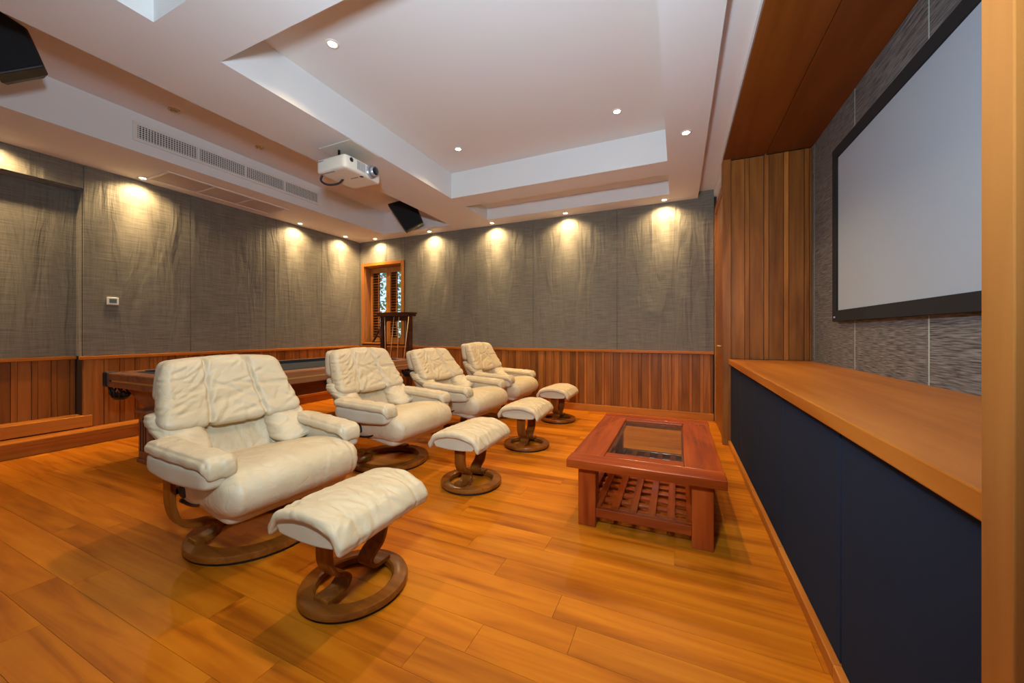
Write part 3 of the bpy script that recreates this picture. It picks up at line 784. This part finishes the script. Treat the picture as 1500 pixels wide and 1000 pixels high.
tag(tr.build('ball_triangle', 'pool_d', None, .003, loc=(-5.31, YB+.055, WZ0+.001), rot=(-.12, 0, 0)), 'dark wooden billiard ball triangle propped on the window sill', 'ball rack')

# ------------------------------------------------------------------ ceiling fittings
def spot(name, loc, target, power, size, blend, parent, color=(1, .72, .38), rad=.025):
    l = bpy.data.lights.new(name, 'SPOT'); l.energy = power; l.color = color; l.spot_size = math.radians(size); l.spot_blend = blend; l.shadow_soft_size = rad
    o = bpy.data.objects.new(name, l); COL.objects.link(o); o.parent = parent
    o.location = Vector(loc); o.rotation_euler = (Vector(target)-Vector(loc)).to_track_quat('-Z', 'Y').to_euler(); return o
rm = MB().lathe([(.030, .001), (.030, -.006), (.046, -.004), (.048, .0), (.048, .001)], 24).mesh('trim_ring'); rm.materials.append(M['lampring'])
rg = MB().lathe([(.030, .0), (.030, -.008), (.050, -.004), (.052, .0)], 24).mesh('trim_ring'); rg.materials.append(M['gold'])
bu = MB().lathe([(.0, -.004), (.020, -.003), (.029, -.001)], 16).mesh('bulb'); bu.materials.append(M['bulb'])
bo = MB().lathe([(.0, -.002), (.012, -.006), (.029, -.001)], 16).mesh('reflector'); bo.materials.append(M['bulb_off'])
def downlight(x, y, z, label, aim=None, power=0, size=70, blend=1, lit=True, group=None, core=0):
    e = tag(empty('downlight', (x, y, z)), label, 'downlight', group)
    link('trim_ring', rm if lit else rg, None, e); link('bulb' if lit else 'reflector', bu if lit else bo, None, e)
    if power:
        t = Vector(aim)-Vector((x, y, z)) if aim else Vector((0, 0, -1))
        spot('beam', (0, 0, -.012), t, power, size, blend, e)
        if core: spot('beam_core', (0, 0, -.012), t, core, size*.34, 1, e)
    return e
WP, WC = 80, 120
for i, (x, sx_) in enumerate(((-5.22, -5.18), (-3.97, -3.93), (-2.74, -2.69), (-1.52, -1.53), (-.165, -.18))):
    lb = ['above the shuttered window', 'next along from the window', 'above the middle of the back wall', 'second from the doorway end of the back wall', 'nearest the doorway end of the back wall'][i]
    downlight(x, YB-.125, ZC, 'small lit wall-washing downlight '+lb, (sx_, YB-.06, 0.4), WP, 150, .8, group='downlights along the back wall', core=WC)
for i, yv in enumerate((1.12, 2.16, 4.10, 5.0)):
    lb = ['over the recessed niche', 'beside the ceiling filter grille', 'past the end of the filter grille', 'close to the corner with the window wall'][i]
    downlight(XL+.135, yv, ZC, 'small lit wall-washing downlight '+lb, (XL+.05, yv-.02, 0.4), WP, 150, .8, group='downlights along the left wall', core=WC)
downlight(.066, 3.629, ZC, 'lit downlight in the flat border beside the screen niche', (.06, 3.6, 0), 70, 120, 1)
for (x, yv, lb) in ((-2.294, 1.933, 'lit downlight in the big ceiling recess, set near the projector beam'), (-2.295, 3.626, 'lit downlight in the big ceiling recess, corner toward the black speaker'), (-.527, 3.626, 'lit downlight in the big ceiling recess, corner toward the screen'), (-.527, 1.933, 'lit downlight in the big ceiling recess above the open floor')):
    downlight(x, yv, 3.25, lb, (x, yv, 0), 100, 125, 1, group='downlights in the big recess')
for (x, yv, lb) in ((-4.444, 1.944, 'dim gold-rimmed downlight in the side recess, above the start of the air grille'), (-4.44, 2.743, 'dim gold-rimmed downlight in the side recess, above the middle of the air grille')):
    downlight(x, yv, 3.30, lb, (x, yv, 0), 22, 100, 1, False, 'dim downlights in the side recess')

# supply-air grille in the upright face of the left soffit
ag = tag(empty('air_grille', (CH0, 2.815, 3.02)), 'long white slatted air-conditioning grille above the left wall', 'air grille')
gl_, gh = 1.03, .19
MB().box(-.001, .004, -gl_+.03, gl_-.03, .03, gh-.03).build('duct_opening', 'void', ag)
f = MB()
for (a, b, d, e) in ((-gl_, gl_, 0, .032), (-gl_, gl_, gh-.032, gh), (-gl_, -gl_+.035, .032, gh-.032), (gl_-.035, gl_, .032, gh-.032)): f.box(0, .016, a, b, d, e)
f.build('frame', 'grille_w', ag, .003)
for k in (-1, 0, 1): MB().box(.002, .014, k*.49-.012, k*.49+.012, .032, gh-.032).build('divider', 'grille_w', ag)
f = MB(); n = 88
for k in range(n):
    yv = -gl_+.045+k*(2*gl_-.09)/(n-1); f.box(.006, .013, yv-.0035, yv+.0035, .032, gh-.032)
for k in range(6): z = .045+k*(gh-.09)/5; f.box(.003, .009, -gl_+.03, gl_-.03, z-.003, z+.003)
tag(f.build('grille_bars', 'grille_w', ag), kind='stuff')
# return-air filter grille flat in the soffit
rg_ = tag(empty('filter_grille', (-5.33, 2.87, ZC)), 'white framed return-air grille of three mesh panels in the soffit', 'air grille')
f = MB(); hx2, hy2 = .235, .70
for (a, b, d, e) in ((-hx2, hx2, -hy2, -hy2+.03), (-hx2, hx2, hy2-.03, hy2), (-hx2, -hx2+.03, -hy2+.03, hy2-.03), (hx2-.03, hx2, -hy2+.03, hy2-.03)): f.box(a, b, d, e, -.012, -.0005)
f.build('frame', 'grille_w', rg_, .003)
w3 = (2*hy2-.06)/3
for k in range(3): MB().box(-hx2+.03, hx2-.03, -hy2+.03+k*w3+.008, -hy2+.03+(k+1)*w3-.008, -.005, -.0005).build('mesh_panel', 'filter', rg_)
for k in (1, 2): MB().box(-hx2+.03, hx2-.03, -hy2+.03+k*w3-.008, -hy2+.03+k*w3+.008, -.010, -.0005).build('divider', 'grille_w', rg_)

# projector hung from the beam
pj = tag(empty('projector', (-2.945, 2.68, 2.72)), 'ivory video projector hanging from the ceiling beam, lens toward the screen', 'projector')
PXh, PYh = .185, .225
def wpj(x, y, z): return (x+.012*(1-(y/PYh)**2)*(1 if x > 0 else 0), y, z)
cushion('body', (PXh, PYh, .066), (.022, .03, .016), wpj, 'ivory', pj, (14, 16, 8))
MB().box(-.205, .21, -.18, .19, .194, .2).build('ceiling_plate', 'ivory', pj, .002)
m = MB()
for sy in (-1, 1):
    m.tube([(-.05, sy*.08, .064), (-.05, sy*.08, .194)], .012, 8)
m.box(-.15, .12, -.11, .11, .066, .078); m.build('mount_bracket', 'metal_d', pj)
def disc(nm, x, y, z, r0, r1, L, mat, par):
    m = MB(); m.tube([(x, y, z), (x+L, y, z)], r0, 24, [r0, r1]); return m.build(nm, mat, par)
hz = disc('lens_housing', PXh-.03, .085, .005, .068, .060, .055, 'silver', pj)
disc('lens_barrel', PXh+.02, .085, .005, .050, .047, .045, 'silver', hz); disc('lens', PXh+.056, .085, .005, .040, .036, .010, 'lens', hz)
disc('sensor_window', PXh-.004, -.150, .028, .022, .020, .012, 'lens', pj)
m = MB()
for k in range(9): m.box(PXh+.004, PXh+.013, -.088+k*.011, -.082+k*.011, -.035, .045)
m.build('vent_slots', 'silver', pj)
m = MB()
for k in range(4): m.box(.03+k*.024, .042+k*.024, -.012, .0, -.0675, -.0655)
m.tube([(.16, .0, -.0655), (.16, .0, -.068)], .018, 16); m.build('control_buttons', 'ink', pj)
MB().box(-.15, .02, -.20, -.185, -.0675, -.0655).build('filter_slot', 'silver', pj)
m = MB()
for k, wd in enumerate((.010, .018, .012, .012, .008)): m.box(-.16+k*.017, -.16+k*.017+wd*.8, -PYh-.0012, -PYh+.002, .034, .042)
m.build('maker_mark', 'ink', pj)
MB().tube(catmull([(-.17, -.15, -.03), (-.20, -.16, -.10), (-.16, -.12, -.135), (-.09, -.06, -.115), (-.06, -.02, -.06)], 6), .010, 8).build('cable_loop', 'black', pj)

# hanging loudspeakers: wedge cabinets on brackets
def speaker(loc, label, rz, kx=1., kz=1.):
    e = tag(empty('loudspeaker', loc, math.radians(rz)), label, 'loudspeaker', 'surround loudspeakers')
    o = [(-.272, .171), (-.054, .250), (.179, .156), (.28, -.086), (.008, -.249)]; o = [(p[0]*kx, p[1]*kz) for p in o]
    m = MB(); n = len(o)
    v = [(p[0], -.11, p[1]) for p in o]+[(p[0], .0, p[1]) for p in o]+[(p[0]*.84, .10, p[1]*.84) for p in o]
    f = [tuple(range(n)), tuple(range(3*n-1, 2*n-1, -1))]
    for l in (0, 1): f += [(l*n+i, l*n+n+i, l*n+n+(i+1) % n, l*n+(i+1) % n) for i in range(n)]
    m.add(v, f); m.build('cabinet', 'black', e, .008)
    m = MB(); m.prism([(p[0]*.93, p[1]*.93) for p in o], 'y', -.118, -.109); m.build('front_grille', 'velvet', e, .003)
    m = MB(); m.tube([(0, .09, .0), (0, .16, .08), (0, .17, .26)], .014, 8); m.tube([(0, .17, .26), (0, .17, .268)], .045, 16); m.build('bracket', 'metal_d', e)
    return e
speaker((-4.03, 4.80, 3.01), 'black loudspeaker hung in the ceiling recess near the window corner', 36)
speaker((-4.08, .86, 3.02), 'black loudspeaker hung in the ceiling recess over the wall niche', 66, .72, .9)

# thermostat
th = tag(empty('thermostat', (XL, 1.955, 1.50)), 'small white wall thermostat with grey display on the fabric wall', 'thermostat')
MB().box(.0005, .014, -.048, .048, -.042, .042).build('housing', 'ivory', th, .004)
MB().box(.013, .0155, -.030, .030, -.022, .024).build('display', 'lcd', th, .001)

# ------------------------------------------------------------------ garden seen through the shutters
gd = tag(box('garden_ground', -12, 0, YB+.32, YB+6, -.3, -.05, 'ground'), kind='structure')
def bush(loc, r, h, n, label):
    e = tag(empty('garden_tree', loc), label, 'tree', 'trees outside the window'); R_ = random.Random(int(loc[0]*100))
    MB().tube([(0, 0, -.05), (.05, 0, h*.5), (0, .05, h*.8)], .06, 8, [.08, .05, .02]).build('trunk', 'bark', e)
    m = MB()
    for k in range(n):
        a = R_.uniform(0, 6.28); q = R_.uniform(0, 1)**.5*r; z = h*(.25+.75*R_.random()); s = R_.uniform(.05, .10)
        p = Vector((q*math.cos(a), q*math.sin(a), z)); d = Vector((R_.uniform(-1, 1), R_.uniform(-1, 1), R_.uniform(-1, .6))).normalized(); t = d.orthogonal().normalized()*s*.45
        m.add([p, p+d*s+t, p+d*s*2, p+d*s-t], [(0, 1, 2, 3)])
    tag(m.build('foliage', 'leaf', e), kind='stuff')
bush((-8.3, YB+2.9, 0), .85, 3.4, 900, 'leafy green tree outside, seen through the shutter leaf nearer the room corner')
bush((-6.4, YB+3.0, 0), .9, 3.2, 900, 'leafy green tree outside, seen through the shutter leaf behind the cue rack')
